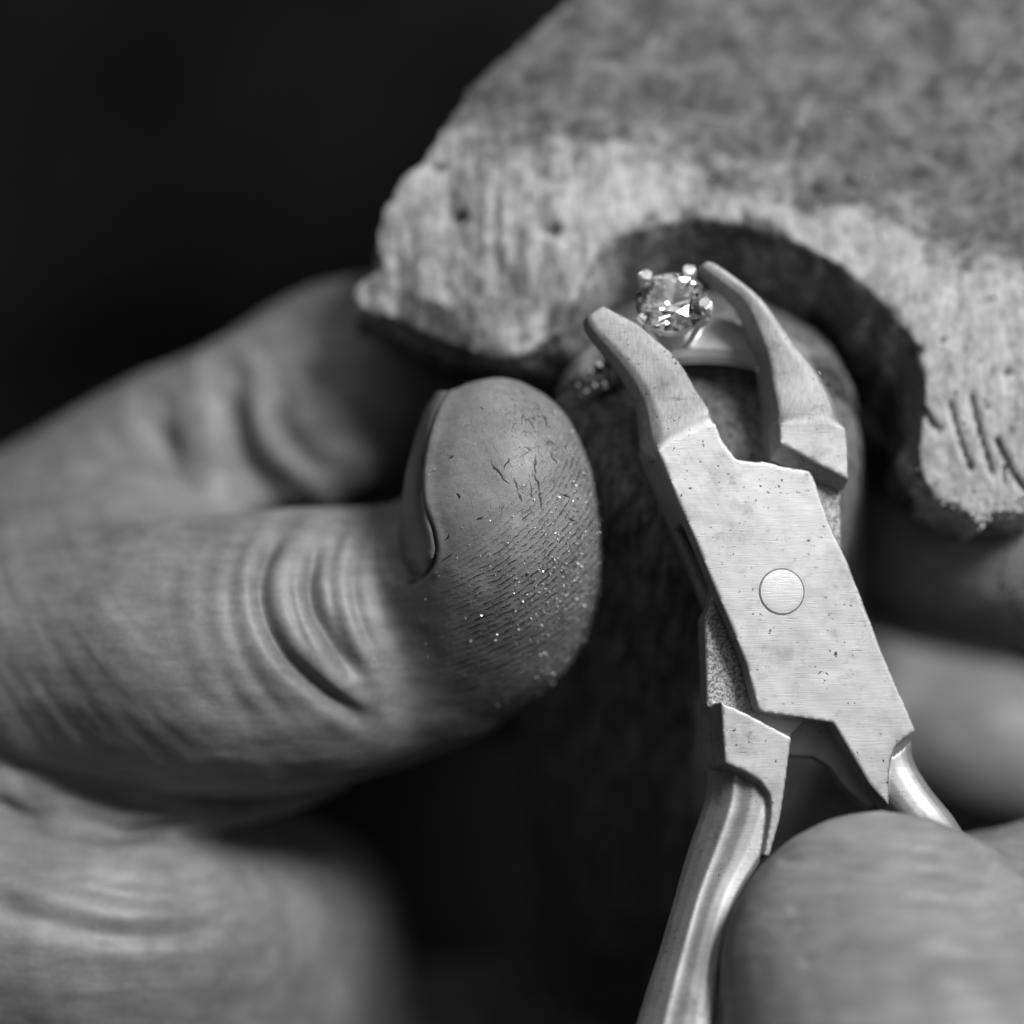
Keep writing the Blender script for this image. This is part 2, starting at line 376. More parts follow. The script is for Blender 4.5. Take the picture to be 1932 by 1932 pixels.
# ------------------------------------------------------------------ bench pin (wooden block with a notch)
def build_pin():
    h0 = C(1850, 930, -.15) @ UP
    # plan coordinates: x, y along BACK, z height above the top plane of the pin
    def edge_y(x):          # unworn front edge in plan
        return y_l + (y_r - y_l) * (x - x_l) / (x_r - x_l)
    pl = lambda p: np.array([p[0], p @ BACK, p @ UP - h0])
    x_l, y_l = pl(C(930, 690, -1.6))[:2]; x_r, y_r = pl(C(1850, 985, -.6))[:2]
    def drop(x, y):
        s = y - edge_y(x)                         # distance behind the front edge
        k = np.clip(1 - s / (2.3 + .7 * sstep(-.3, 2.5, x)), 0, None)
        return -1.05 * k ** 1.7
    def hit(u, v, extra=0.):
        o = np.array([0, 0, D]); r = C(u, v, 0) - o; d = -.5
        for _ in range(30):
            p = o + r * ((D - d) / D); q = pl(p); H = drop(q[0], q[1]) + extra
            d += (H - q[2]) * .7
        return pl(o + r * ((D - d) / D))[:2]
    out = [(1110, -60), (1070, 0), (991, 73), (930, 122), (877, 173), (850, 220), (817, 273), (785, 315), (764, 340), (724, 393), (707, 440), (714, 490), (712, 515),
           (690, 530), (668, 545), (666, 566), (690, 585), (720, 594), (764, 613), (800, 628), (844, 647), (880, 655), (911, 667), (944, 675), (977, 668), (1017, 650), (1050, 625),
           (1085, 560), (1110, 500), (1124, 467), (1160, 445), (1197, 433), (1244, 420), (1311, 409), (1377, 417), (1444, 433), (1511, 460), (1577, 493), (1610, 518),
           (1644, 547), (1672, 574), (1697, 602), (1716, 628), (1731, 653), (1740, 685), (1745, 720), (1746, 773), (1739, 800), (1736, 827), (1734, 860), (1739, 890), (1750, 915), (1766, 935),
           (1790, 950), (1811, 960), (1830, 966), (1842, 975), (1851, 992), (1858, 975), (1875, 966), (1905, 968), (1940, 966), (1985, 930), (2010, 850), (2035, 600), (2050, 300), (2060, -60)]
    plan = np.array([hit(u, v) for u, v in out])
    far = np.array([[plan[-1][0] + .3, plan[-1][1] + 6], [plan[0][0] + .3, plan[-1][1] + 6]])
    plan = np.vstack([plan, far])
    # ragged edge: resample and jitter a little along the worn front
    T = 1.75
    top = np.c_[plan, np.full(len(plan), .0)]; bot = np.c_[plan, np.full(len(plan), -T)]
    v = np.vstack([top, bot]); f = ring_faces(2, len(plan))
    co, fa, ed = fuse(v, f, .034)
    co = relax(co, ed, 3)
    zf = (co[:, 2] + T) / T                       # 0 bottom, 1 top
    dr = drop(co[:, 0], co[:, 1])
    # bottom of the nose is cut back so the front thins out to a lip
    s = co[:, 1] - edge_y(co[:, 0])
    bot_h = -T + .0 * s
    lip = np.clip(1 - s / 1.6, 0, 1) * .25
    co[:, 2] = np.where(True, bot_h - lip * 0 + (dr - bot_h) * zf, 0)
    # notch wall leans: cut centre in plan
    cx, cy_ = hit(1400, 760)
    dx = co[:, 0] - cx; dy = co[:, 1] - cy_; rho = np.hypot(dx, dy) + 1e-6
    near = np.clip(1 - (rho - 1.5) / 1.6, 0, 1)
    ang = np.arctan2(dy, dx)
    lean = (.30 + .38 * sstep(1.0, 2.9, ang)) * (1 - zf) * near
    co[:, 0] -= dx / rho * lean; co[:, 1] -= dy / rho * lean
    # nose: front lobes round under
    under = (1 - zf) * np.clip(1 - s / 1.2, 0, 1)
    co[:, 1] += .30 * under
    nrm = normals(co, fa)
    # fibres, chips, gouges
    q = co.copy()
    fib = fbm(q * np.array([7, 1.1, 4]), 4); rough = fbm(q * 9, 4); lump = fbm(q * 2.2, 3)
    front = np.clip(1 - s / 2.4, 0, 1)
    disp = .035 * lump + (.012 + .035 * front * sstep(2.2, -.2, q[:, 0])) * fib + (.008 + .02 * front) * rough
    crumble = np.clip(1 - s / .45, 0, 1) * sstep(x_r - 1.0, x_r - .2, co[:, 0])
    lipz = np.exp(-(polydist(px(W_inv(co, h0)), out[:44]) / 22) ** 2)
    disp += lipz * .05 * fbm(q * np.array([10, 5, 8]), 4)
    disp += crumble * .07 * fbm(q * 16, 3)
    cam = W_inv(co, h0); P2 = px(cam)
    dirt_shade = np.zeros(len(co))
    def line(pts, wd, depth, lim=.5):
        nonlocal disp, dirt_shade
        dist = polydist(P2, pts); m = np.exp(-(dist / wd) ** 2) * (zf > .55)
        disp = disp - depth * m; dirt_shade = np.maximum(dirt_shade, m * 1.2)
    for pts, wd, dp in (([(1792, 758), (1803, 800), (1818, 850), (1832, 885)], 4.5, .10), ([(1832, 745), (1842, 790), (1856, 840), (1872, 893)], 4.5, .10),
                        ([(1880, 830), (1895, 860), (1912, 895), (1934, 925)], 5, .10), ([(1744, 775), (1760, 800), (1775, 808)], 6, .08),
                        ([(1893, 880), (1897, 912)], 4, .06)):
        line(pts, wd, dp)
    for (u, v_, r, dp) in ((866, 408, 13, .14), (1043, 432, 13, .14), (1865, 765, 5, .05), (1733, 660, 8, .05), (1540, 350, 9, .05), (1600, 335, 9, .05), (1780, 640, 6, .04), (1900, 700, 6, .05), (830, 315, 9, .04)):
        m = np.exp(-(np.hypot((P2[:, 0] - u) / 1.35, P2[:, 1] - v_) / r) ** 2) * (zf > .5); disp -= dp * m; dirt_shade = np.maximum(dirt_shade, 1.3 * m)
    co = co + nrm * disp[:, None]
    dl = polydist(P2, [(1050, 620), (1085, 560), (1110, 500), (1124, 467), (1160, 445), (1197, 433), (1244, 420), (1311, 409), (1377, 417), (1444, 433), (1511, 460), (1577, 493), (1644, 547), (1697, 602), (1731, 653)])
    notch_lip = (.55 + .55 * sstep(1560, 1380, P2[:, 0])) * np.exp(-(dl / 30) ** 2) * sstep(-.45, .35, fbm(q * np.array([5, 1.2, 3]), 3))
    notch_lip = np.maximum(notch_lip, .95 * sstep(.05, .35, fbm(q * np.array([2.4, .6, 1.5]) + 9, 4)) * sstep(.6, -.6, q[:, 0]) * (s < 2.6))
    notch_lip = np.maximum(notch_lip, .75 * np.exp(-(s / .4) ** 2) * sstep(1., -.5, q[:, 0]))
    scuff = np.zeros(len(co))
    for pts, wd in (([(1532, 175), (1508, 240), (1478, 320)], 9), ([(1900, 100), (1850, 165), (1800, 225)], 7), ([(905, 205), (918, 255)], 14), ([(1110, 118), (1160, 130)], 14), ([(1340, 290), (1420, 320)], 12), ([(1700, 60), (1640, 30)], 8), ([(1240, 60), (1200, 140)], 6)):
        scuff = np.maximum(scuff, np.exp(-(polydist(P2, pts) / wd) ** 2))
    # worn (fresh) zone; grime and painted shade darken the notch wall and underside
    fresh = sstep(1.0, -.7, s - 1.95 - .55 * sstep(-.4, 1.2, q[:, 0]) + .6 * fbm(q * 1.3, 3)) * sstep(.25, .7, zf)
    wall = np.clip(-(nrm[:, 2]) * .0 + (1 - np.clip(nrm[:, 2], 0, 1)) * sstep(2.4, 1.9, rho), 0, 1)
    dirt_shade = np.maximum(dirt_shade, np.clip(wall * 1.2, 0, 1) * (.72 + .5 * fbm(q * np.array([4, 4, 2]), 4)) * sstep(-.2, .5, 1 - nrm[:, 2])); dirt_shade = np.maximum(dirt_shade, notch_lip); dirt_shade = np.maximum(dirt_shade, .55 * (nrm[:, 2] < -.3))
    cam = W_inv(co, h0)
    o = obj('bench_pin', cam, fa, WOOD, label='worn pale wooden bench pin with a rounded notch cut in its end', cat_='bench pin', attrs={'fresh': fresh, 'dirt_shade': dirt_shade, 'scuff': scuff})
    a = o.data.attributes.new('plan', 'FLOAT_VECTOR', 'POINT'); a.data.foreach_set('vector', q.ravel().astype(np.float32))
    return cam, normals(cam, fa), fa, P2

def W_inv(co, h0):
    """plan coordinates back to the viewer frame"""
    return np.outer(co[:, 0], [1, 0, 0]) + np.outer(co[:, 1], BACK) + np.outer(co[:, 2] + h0, UP)
def polydist(P, pts):
    pts = np.asarray(pts, float); best = np.full(len(P), 1e9)
    for a, b in zip(pts[:-1], pts[1:]):
        ab = b - a; t = np.clip(((P - a) @ ab) / (ab @ ab), 0, 1); best = np.minimum(best, np.hypot(*(P - a - t[:, None] * ab).T))
    return best

pin_co, pin_n, pin_f, pin_px = build_pin()

# ------------------------------------------------------------------ ring axis and ring clamp
R_UP = unit([0, .57, .82])            # from ring centre to the stone
R_AX = unit([0, -.82, .57])           # through the finger hole, towards the viewer
EX = np.array([1., 0, 0])
RC = C(1312, 790, -2.2)              # ring centre
RR = 1.42                             # outer radius

def build_clamp():
    c0 = RC + .90 * R_UP + EX * .12
    axis = unit([-.02, -.66, -.75])
    a2 = unit(R_AX - axis * (R_AX @ axis)); a1 = np.cross(axis, a2); a1 = a1 if a1[0] > 0 else -a1
    base = c0 + axis * 12
    root = empty('ring_clamp', base, 'dark stained barrel shaped wooden ring clamp gripping the ring', 'ring clamp')
    prof = cat([(.0, .55), (.05, .85), (.16, 1.12), (.36, 1.36), (.7, 1.50), (1.3, 1.60), (2.4, 1.74), (3.6, 1.84), (5, 1.80), (7.5, 1.62), (10, 1.42), (12, 1.25)], 6)
    for sgn in (1, -1):
        v = []; n = 28
        for t, r in prof:
            gap = .10
            ang = np.linspace(0, math.pi, n - 8)
            ring = [(r * math.cos(a), gap + (r - gap) * math.sin(a)) for a in ang]
            ring += [(-r + 2 * r * k / 9, gap) for k in range(1, 9)]
            for x, y in ring: v.append(c0 + axis * t + a1 * x + a2 * y * sgn)
        co, fa, ed = fuse(np.array(v), ring_faces(len(prof), n), .05)
        co = relax(co, ed, 3); nn = normals(co, fa)
        q = np.stack([(co - c0) @ a1, (co - c0) @ a2, (co - c0) @ axis], 1)
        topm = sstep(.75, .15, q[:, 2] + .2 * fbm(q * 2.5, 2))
        co = co + nn * (.03 * fbm(q * np.array([5, 5, .8]), 3) + .05 * topm * fbm(q * 4, 3))[:, None]
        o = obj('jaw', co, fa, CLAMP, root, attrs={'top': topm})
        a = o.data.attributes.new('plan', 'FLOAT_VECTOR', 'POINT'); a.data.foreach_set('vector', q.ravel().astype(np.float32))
        # leather facing between the wood and the ring
        v = []
        L = cat([(-.06, .8), (.02, 1.05), (.2, 1.3), (.45, 1.42), (1.0, 1.50), (1.8, 1.55)], 4)
        for t, r in L:
            for x, y in ((-r, .02), (r, .02), (r, .16), (-r, .16)): v.append(c0 + axis * (t - .03) + a1 * x * .97 + a2 * y * sgn)
        co, fa, ed = fuse(np.array(v), ring_faces(len(L), 4), .035); co = relax(co, ed, 2); nn = normals(co, fa)
        co = co + nn * (.04 * fbm(co * 6, 3))[:, None]
        obj('leather_pad', co, fa, LEATHER, root)
    # small metal bead added on the barrel to catch a bright glint
    pc_ = c0 + axis * 6.3 - a1 * 1.66 + a2 * .3
    v, f = ICO2; M = np.stack([a1 * .10, axis * .24, a2 * .13]); obj('glint_pin', v @ M + pc_, f, BRASS, root)
    return c0, axis, a1, a2
CL = build_clamp()

# ------------------------------------------------------------------ ring
def build_ring():
    root = empty('ring', RC - R_UP * RR, 'shiny white metal ring with a round brilliant stone in claws', 'ring')
    # band: rectangular section swept round
    n = 160; sec = [(-.16, -.10), (-.19, -.06), (-.19, .04), (-.15, .10), (.15, .10), (.19, .04), (.19, -.06), (.16, -.10)]
    v = []
    for k in range(n):
        a = 2 * math.pi * k / n; rho = math.sin(a) * EX + math.cos(a) * R_UP
        shoulder = .85 + .15 * math.cos(a)
        for ax, ra in sec: v.append(RC + rho * (RR - .12 + ra * 1.1) + R_AX * ax * 1.25)
    m = len(sec); f = [(k * m + j, k * m + (j + 1) % m, ((k + 1) % n) * m + (j + 1) % m, ((k + 1) % n) * m + j) for k in range(n) for j in range(m)]
    obj('band', v, f, SILVER, root, sharp=35)
    # pave stones on both shoulders
    pv = np.array([(math.cos(i * math.pi / 4), math.sin(i * math.pi / 4), 0) for i in range(8)] + [(.6 * math.cos(i * math.pi / 4 + .39), .6 * math.sin(i * math.pi / 4 + .39), .38) for i in range(8)] + [(0, 0, -.8)])
    pf = [(i, (i + 1) % 8, 8 + i) for i in range(8)] + [((i + 1) % 8, 8 + (i + 1) % 8, 8 + i) for i in range(8)] + [tuple(range(8, 16))] + [((i + 1) % 8, i, 16) for i in range(8)]
    first = None
    for side in (-1, 1):
        for k in range(17):
            for row in (-1, 1):
                a = side * math.radians(24 + k * 4.7 + (2.3 if row > 0 else 0))
                rho = math.sin(a) * EX + math.cos(a) * R_UP; tan = math.cos(a) * EX - math.sin(a) * R_UP
                jit = rho * random.uniform(-.4, .4) + tan * random.uniform(-.4, .4)
                nrm = unit(rho * .8 + R_AX + jit); t2 = unit(tan - nrm * (tan @ nrm)); b2 = np.cross(nrm, t2)
                p = RC + rho * (RR - .02 - .045 * row) + R_AX * (.235 + row * .05)
                M = np.stack([t2, b2, nrm]) * .08
                if first is None:
                    first = obj('pave_stone', pv @ M + p, pf, PAVE, root, smooth=False)
                    M0, p0 = M, p
                else:
                    c = first.copy(); scene.collection.objects.link(c)
                    # same mesh moved round the band
                    A = np.linalg.inv(M0) @ M                        # viewer frame row-vector map
                    Aw = B @ A.T @ B.T; tw = W(p) - Aw @ W(p0)
                    org = np.array(root['_org']); tw = tw + Aw @ org - org
                    Mx = Matrix(Aw.tolist()).to_4x4(); Mx.translation = Vector(tw); c.parent = root; c.matrix_local = Mx
    # basket and claws
    gc = C(1267, 570, -.55)                        # centre of the girdle
    ax = unit([-.05, .56, .83]); e1 = unit(EX - ax * (EX @ ax)); e2 = np.cross(ax, e1)
    base = RC + R_UP * (RR - .02) + EX * -.03 * 1
    g = .352
    v = []; N = 40
    for h, r in ((-.62, .13), (-.5, .17), (-.3, .235), (-.17, .285), (-.15, .30), (-.18, .25), (-.5, .12)):
        for k in range(N):
            a = 2 * math.pi * k / N; v.append(gc + ax * h + (e1 * math.cos(a) + e2 * math.sin(a)) * r)
    f = ring_faces(7, N, False); f += [tuple(range(6 * N, 7 * N))]
    st = obj('basket', v, f, PRONGM, root, sharp=40)
    for az in (59, 134, 214, 339):
        a = math.radians(az); rad = e1 * math.cos(a) + e2 * math.sin(a); tg = np.cross(ax, rad)
        low = .10 if az == 214 else 0.
        st_ = cat([(.16, -.62, .050), (.27, -.30, .058), (.345, -.05, .060), (.362, .04, .064), (.35, .11, .066), (.325, .135, .054)], 4)
        v = []
        for r, h, w in st_ * np.array([1, 1, 1]) - np.array([0, low, low * .15]):
            for k in range(10):
                b = 2 * math.pi * k / 10; v.append(gc + rad * r + ax * h + (rad * math.cos(b) * .9 + tg * math.sin(b)) * w)
        co = np.array(v); co += np.random.randn(*co.shape) * .005
        obj('claw', co, ring_faces(len(st_), 10), PRONGM, root, sharp=18)
    # brilliant cut stone
    pts = []
    for k in range(8): a = math.radians(45 * k + 11); pts.append((.57 * math.cos(a), .57 * math.sin(a), .30))
    for k in range(8): a = math.radians(45 * k + 33.5); pts.append((.79 * math.cos(a), .79 * math.sin(a), .19))
    for k in range(16):
        a = math.radians(22.5 * k + 11); pts.append((math.cos(a), math.sin(a), .025)); pts.append((math.cos(a), math.sin(a), -.025))
    for k in range(8): a = math.radians(45 * k + 33.5); pts.append((.24 * math.cos(a), .24 * math.sin(a), -.675))
    pts.append((0, 0, -.86))
    bm = bmesh.new()
    for p in pts: bm.verts.new(p)
    bmesh.ops.convex_hull(bm, input=bm.verts); bmesh.ops.dissolve_limit(bm, angle_limit=.02, verts=bm.verts, edges=bm.edges)
    bm.verts.index_update(); vv = np.array([x.co[:] for x in bm.verts]); ff = [tuple(q.index for q in p.verts) for p in bm.faces]; bm.free()
    M = np.stack([e1, e2, ax]) * g
    obj('gemstone', vv @ M + gc, ff, GEM, root, smooth=False)
build_ring()

# ------------------------------------------------------------------ pliers
Q0 = C(1475, 1116, -.08); PN = unit([.17, .11, .98])
def PL(u, v, w=0.0):
    o = np.array([0, 0, D]); r = C(u, v, 0) - o; t = (w - (o - Q0) @ PN) / (r @ PN); return o + r * t
def PLs(pts, w=0.): return np.array([PL(u, v, w) for u, v in pts])
def slab(mb, pts, w0, w1, pts2=None):
    f = PLs(pts, 0) + PN * w0
    b = (f + PN * (w1 - w0)) if pts2 is None else PLs(pts2, 0) + PN * w1
    prism(mb, f, b)
def jaw_loft(mb, rows, section, sub=5):
    """rows: (inner u,v, outer u,v, w front, thickness); section in (across, depth fraction)"""
    R = cat(rows, sub); v = []
    for iu, iv, ou, ov, w, th in R:
        a = PL(iu, iv, w); b = PL(ou, ov, w)
        for s, d in section: v.append(a + (b - a) * s - PN * th * d)
    mb.add(v, ring_faces(len(R), len(section)))
SEC_OUT = [(0, 0), (.25, -.01), (.5, 0), (.78, .02), (.92, .10), (.98, .25), (1, .45), (.97, .75), (.85, .93), (.6, 1), (.3, 1), (0, 1), (0, .66), (0, .33)]
SEC_RJ = [(0, .10), (.06, .07), (.3, .03), (.6, 0), (.86, .02), (.95, .10), (.99, .25), (1, .45), (.97, .75), (.85, .93), (.6, 1), (.3, 1), (0, 1), (0, .7), (0, .4)]
SEC_HND = [(0, .16), (.03, .05), (.1, 0), (.3, -.01), (.47, .03), (.6, .11), (.67, .13), (.73, .13), (.85, .3), (.95, .5), (1, .68), (.9, .9), (.6, 1), (.2, 1), (.02, .9), (0, .5)]
SEC_RND = [(.5 - .5 * np.sign(math.cos(a)) * abs(math.cos(a)) ** .8, .5 - .5 * np.sign(math.sin(a)) * abs(math.sin(a)) ** .8) for a in np.linspace(0, 2 * math.pi, 24, endpoint=False)]

def finish_steel(name, mb, mat, root, voxel=.015, it=3, mod=None, soft=(), **kw):
    v, f = mb.arr(); co, fa, ed = fuse(v, f, voxel); co = relax(co, ed, it)
    P2 = px(co)
    for pts, wd in soft:                       # hand-filed transitions
        m = sstep(wd, wd * .4, polydist(P2, pts))[:, None] * (((co - Q0) @ PN) > -.3)[:, None]
        co = co + m * (relax(co, ed, 40) - co)
    if mod is not None: co = mod(co, normals(co, fa))
    hgt = (co - Q0) @ PN; fr = normals(co, fa) @ PN
    core = (fr > .8) * (hgt < -.2) * (hgt > -.33) * (P2[:, 1] > 880) * (P2[:, 1] < 1345)
    return obj(name, co, fa, mat, root, attrs={'core': core * 1., 'filed': sstep(845, 775, P2[:, 1] + .45 * (P2[:, 0] - 1285) * (P2[:, 0] < 1400))}, **kw)

def build_pliers():
    root = empty('pliers', PL(1475, 1116, -.42), 'brushed steel cutting pliers with open curved jaws, held by a thumb', 'pliers')
    TH = .80
    # ---- lever with the front plate, the curved jaw at the left and the handle under the thumb
    mb = MB()
    front = [(1234, 838), (1345, 785), (1352, 802), (1363, 830), (1373, 849), (1390, 866), (1412, 871), (1440, 870), (1457, 873), (1468, 878), (1525, 887), (1531, 892), (1536, 901),
             (1566, 987), (1602, 1066), (1667, 1236), (1729, 1378), (1722, 1384), (1707, 1393), (1692, 1407), (1683, 1428), (1679, 1451), (1678, 1480), (1679, 1500), (1677, 1521), (1640, 1480), (1632, 1466), (1597, 1406), (1572, 1364), (1552, 1361), (1437, 1344),
             (1430, 1338), (1407, 1251), (1377, 1176), (1341, 1092), (1311, 1017), (1281, 950), (1251, 875)]
    slab(mb, front, 0, -.24)
    top_blk = [(1234, 838), (1345, 785), (1363, 830), (1390, 866), (1430, 871), (1400, 960), (1318, 985), (1297, 985), (1281, 950), (1251, 875)]
    slab(mb, top_blk, -.004, -TH)
    back = [(1234, 838), (1345, 785), (1390, 866), (1468, 878), (1525, 887), (1536, 901), (1602, 1066), (1667, 1236), (1725, 1370), (1700, 1440), (1677, 1521), (1655, 1510), (1625, 1480), (1596, 1442), (1568, 1424), (1520, 1421), (1450, 1385), (1437, 1344), (1425, 1332), (1377, 1180), (1341, 1092), (1281, 950)]
    slab(mb, back, -.60, -TH)
    jaw_loft(mb, [(1137, 575, 1118, 588, -.24, .14), (1146, 580, 1106, 600, -.23, .26), (1168, 592, 1114, 624, -.22, .34), (1206, 612, 1141, 657, -.20, .40), (1236, 639, 1162, 682, -.18, .44),
                  (1266, 665, 1184, 709, -.165, .48), (1292, 697, 1203, 742, -.15, .52), (1315, 738, 1216, 776, -.125, .58), (1336, 768, 1221, 808, -.06, .66), (1351, 800, 1226, 838, -.012, .72), (1362, 830, 1240, 865, -.02, .70)], SEC_OUT)
    jaw_loft(mb, [(1636, 1462, 1731, 1392, -.12, .60), (1655, 1490, 1735, 1432, -.11, .60), (1677, 1521, 1768, 1487, -.06, .60), (1705, 1560, 1812, 1541, -.03, .60), (1740, 1640, 1850, 1610, -.05, .60), (1780, 1760, 1890, 1730, .0, .60), (1840, 1930, 1950, 1900, .2, .60)], SEC_RND)
    ridge_pts = np.array([PL(u, v) for u, v in [(1251, 875), (1281, 950), (1311, 1017), (1341, 1092), (1377, 1176), (1407, 1251)]])
    def mod(co, n):
        return co + n * (.004 * fbm(co * 5, 2))[:, None]
    finish_steel('lever', mb, STEEL, root, mod=mod, soft=[([(1222, 843), (1240, 836), (1345, 787), (1356, 782)], 16)])
    # ---- lever that passes through the joint, jaw at the right and handle at the left
    mb = MB()
    slab(mb, [(1471, 800), (1472, 837), (1490, 845), (1540, 874), (1602, 906), (1601, 850), (1597, 811), (1591, 794), (1540, 789), (1476, 787)], -.0, -.22,
         [(1462, 800), (1461, 866), (1478, 872), (1528, 893), (1602, 924), (1601, 850), (1597, 811), (1591, 794), (1540, 789), (1476, 787)])
    slab(mb, [(1471, 800), (1472, 866), (1600, 920), (1601, 850), (1597, 811), (1591, 794), (1476, 787)], -.20, -TH)
    jaw_loft(mb, [(1322, 503, 1334, 491, -.26, .16), (1330, 509, 1352, 495, -.25, .28), (1363, 534, 1394, 523, -.24, .40), (1401, 564, 1441, 562, -.22, .48), (1423, 597, 1480, 613, -.20, .54),
                  (1440, 637, 1510, 653, -.175, .58), (1455, 681, 1541, 689, -.15, .64), (1461, 721, 1568, 729, -.12, .68), (1469, 758, 1586, 766, -.06, .74), (1472, 785, 1591, 792, .0, .78), (1472, 815, 1596, 825, -.004, .78)], SEC_RJ)
    slab(mb, [(1450, 884), (1600, 900), (1601, 985), (1602, 1066), (1598, 1150), (1560, 1330), (1494, 1400), (1370, 1345), (1346, 1330), (1341, 1161), (1352, 1140), (1380, 1000)], -.275, -.565)
    slab(mb, [(1360, 1323), (1410, 1346), (1494, 1391), (1487, 1446), (1480, 1500), (1472, 1546), (1452, 1617), (1440, 1614), (1448, 1575), (1453, 1545), (1455, 1522), (1453, 1500), (1436, 1475), (1407, 1456), (1380, 1445), (1368, 1440)], 0, -.62,
         [(1348, 1326), (1400, 1346), (1494, 1391), (1487, 1446), (1480, 1500), (1472, 1546), (1452, 1617), (1436, 1614), (1434, 1575), (1432, 1550), (1428, 1530), (1423, 1510), (1420, 1500), (1400, 1480), (1390, 1470), (1352, 1450), (1350, 1440)])
    jaw_loft(mb, [(1482, 1440, 1353, 1425, -.12, .55), (1482, 1462, 1353, 1450, -.11, .60), (1479, 1505, 1350, 1498, -.10, .64), (1471, 1550, 1338, 1540, -.08, .66), (1448, 1610, 1320, 1592, -.06, .66), (1408, 1675, 1300, 1660, -.02, .66),
                  (1384, 1730, 1284, 1718, .06, .66), (1368, 1800, 1262, 1795, .18, .66), (1360, 1870, 1238, 1870, .32, .68), (1352, 1940, 1218, 1940, .48, .7), (1330, 2080, 1180, 2080, .8, .7)], SEC_HND)
    finish_steel('lever', mb, STEEL, root, mod=mod, soft=[([(1476, 786), (1540, 787), (1592, 793)], 16)])
    # ---- rivet with its grimy seam
    c = Q0; e1 = unit(EX - PN * PN[0]); e2 = np.cross(PN, e1); N = 48
    def disc(rows):
        v = [c + PN * h + (e1 * math.cos(2 * math.pi * k / N) + e2 * math.sin(2 * math.pi * k / N)) * r for h, r in rows for k in range(N)]
        return v, ring_faces(len(rows), N)
    v, f = disc([(-.1, .213), (.004, .213), (.010, .207), (.013, .15), (.0135, .02)])
    rv = obj('rivet', v, f, steel('rivet_steel', .46, .46, .6, 60), root, sharp=30)
    v, f = disc([(-.01, .2215), (.0045, .2215), (.0045, .2125), (-.01, .2125)]); f = ring_faces(4, N, False)
    obj('seam', v, f, GRIME, rv)
build_pliers()

# ------------------------------------------------------------------ hands
def sph(u, v, d, r, zs=1.0):
    p = C(u, v, d); return (p[0], p[1], p[2], r * (D - d) / D / PX, zs)

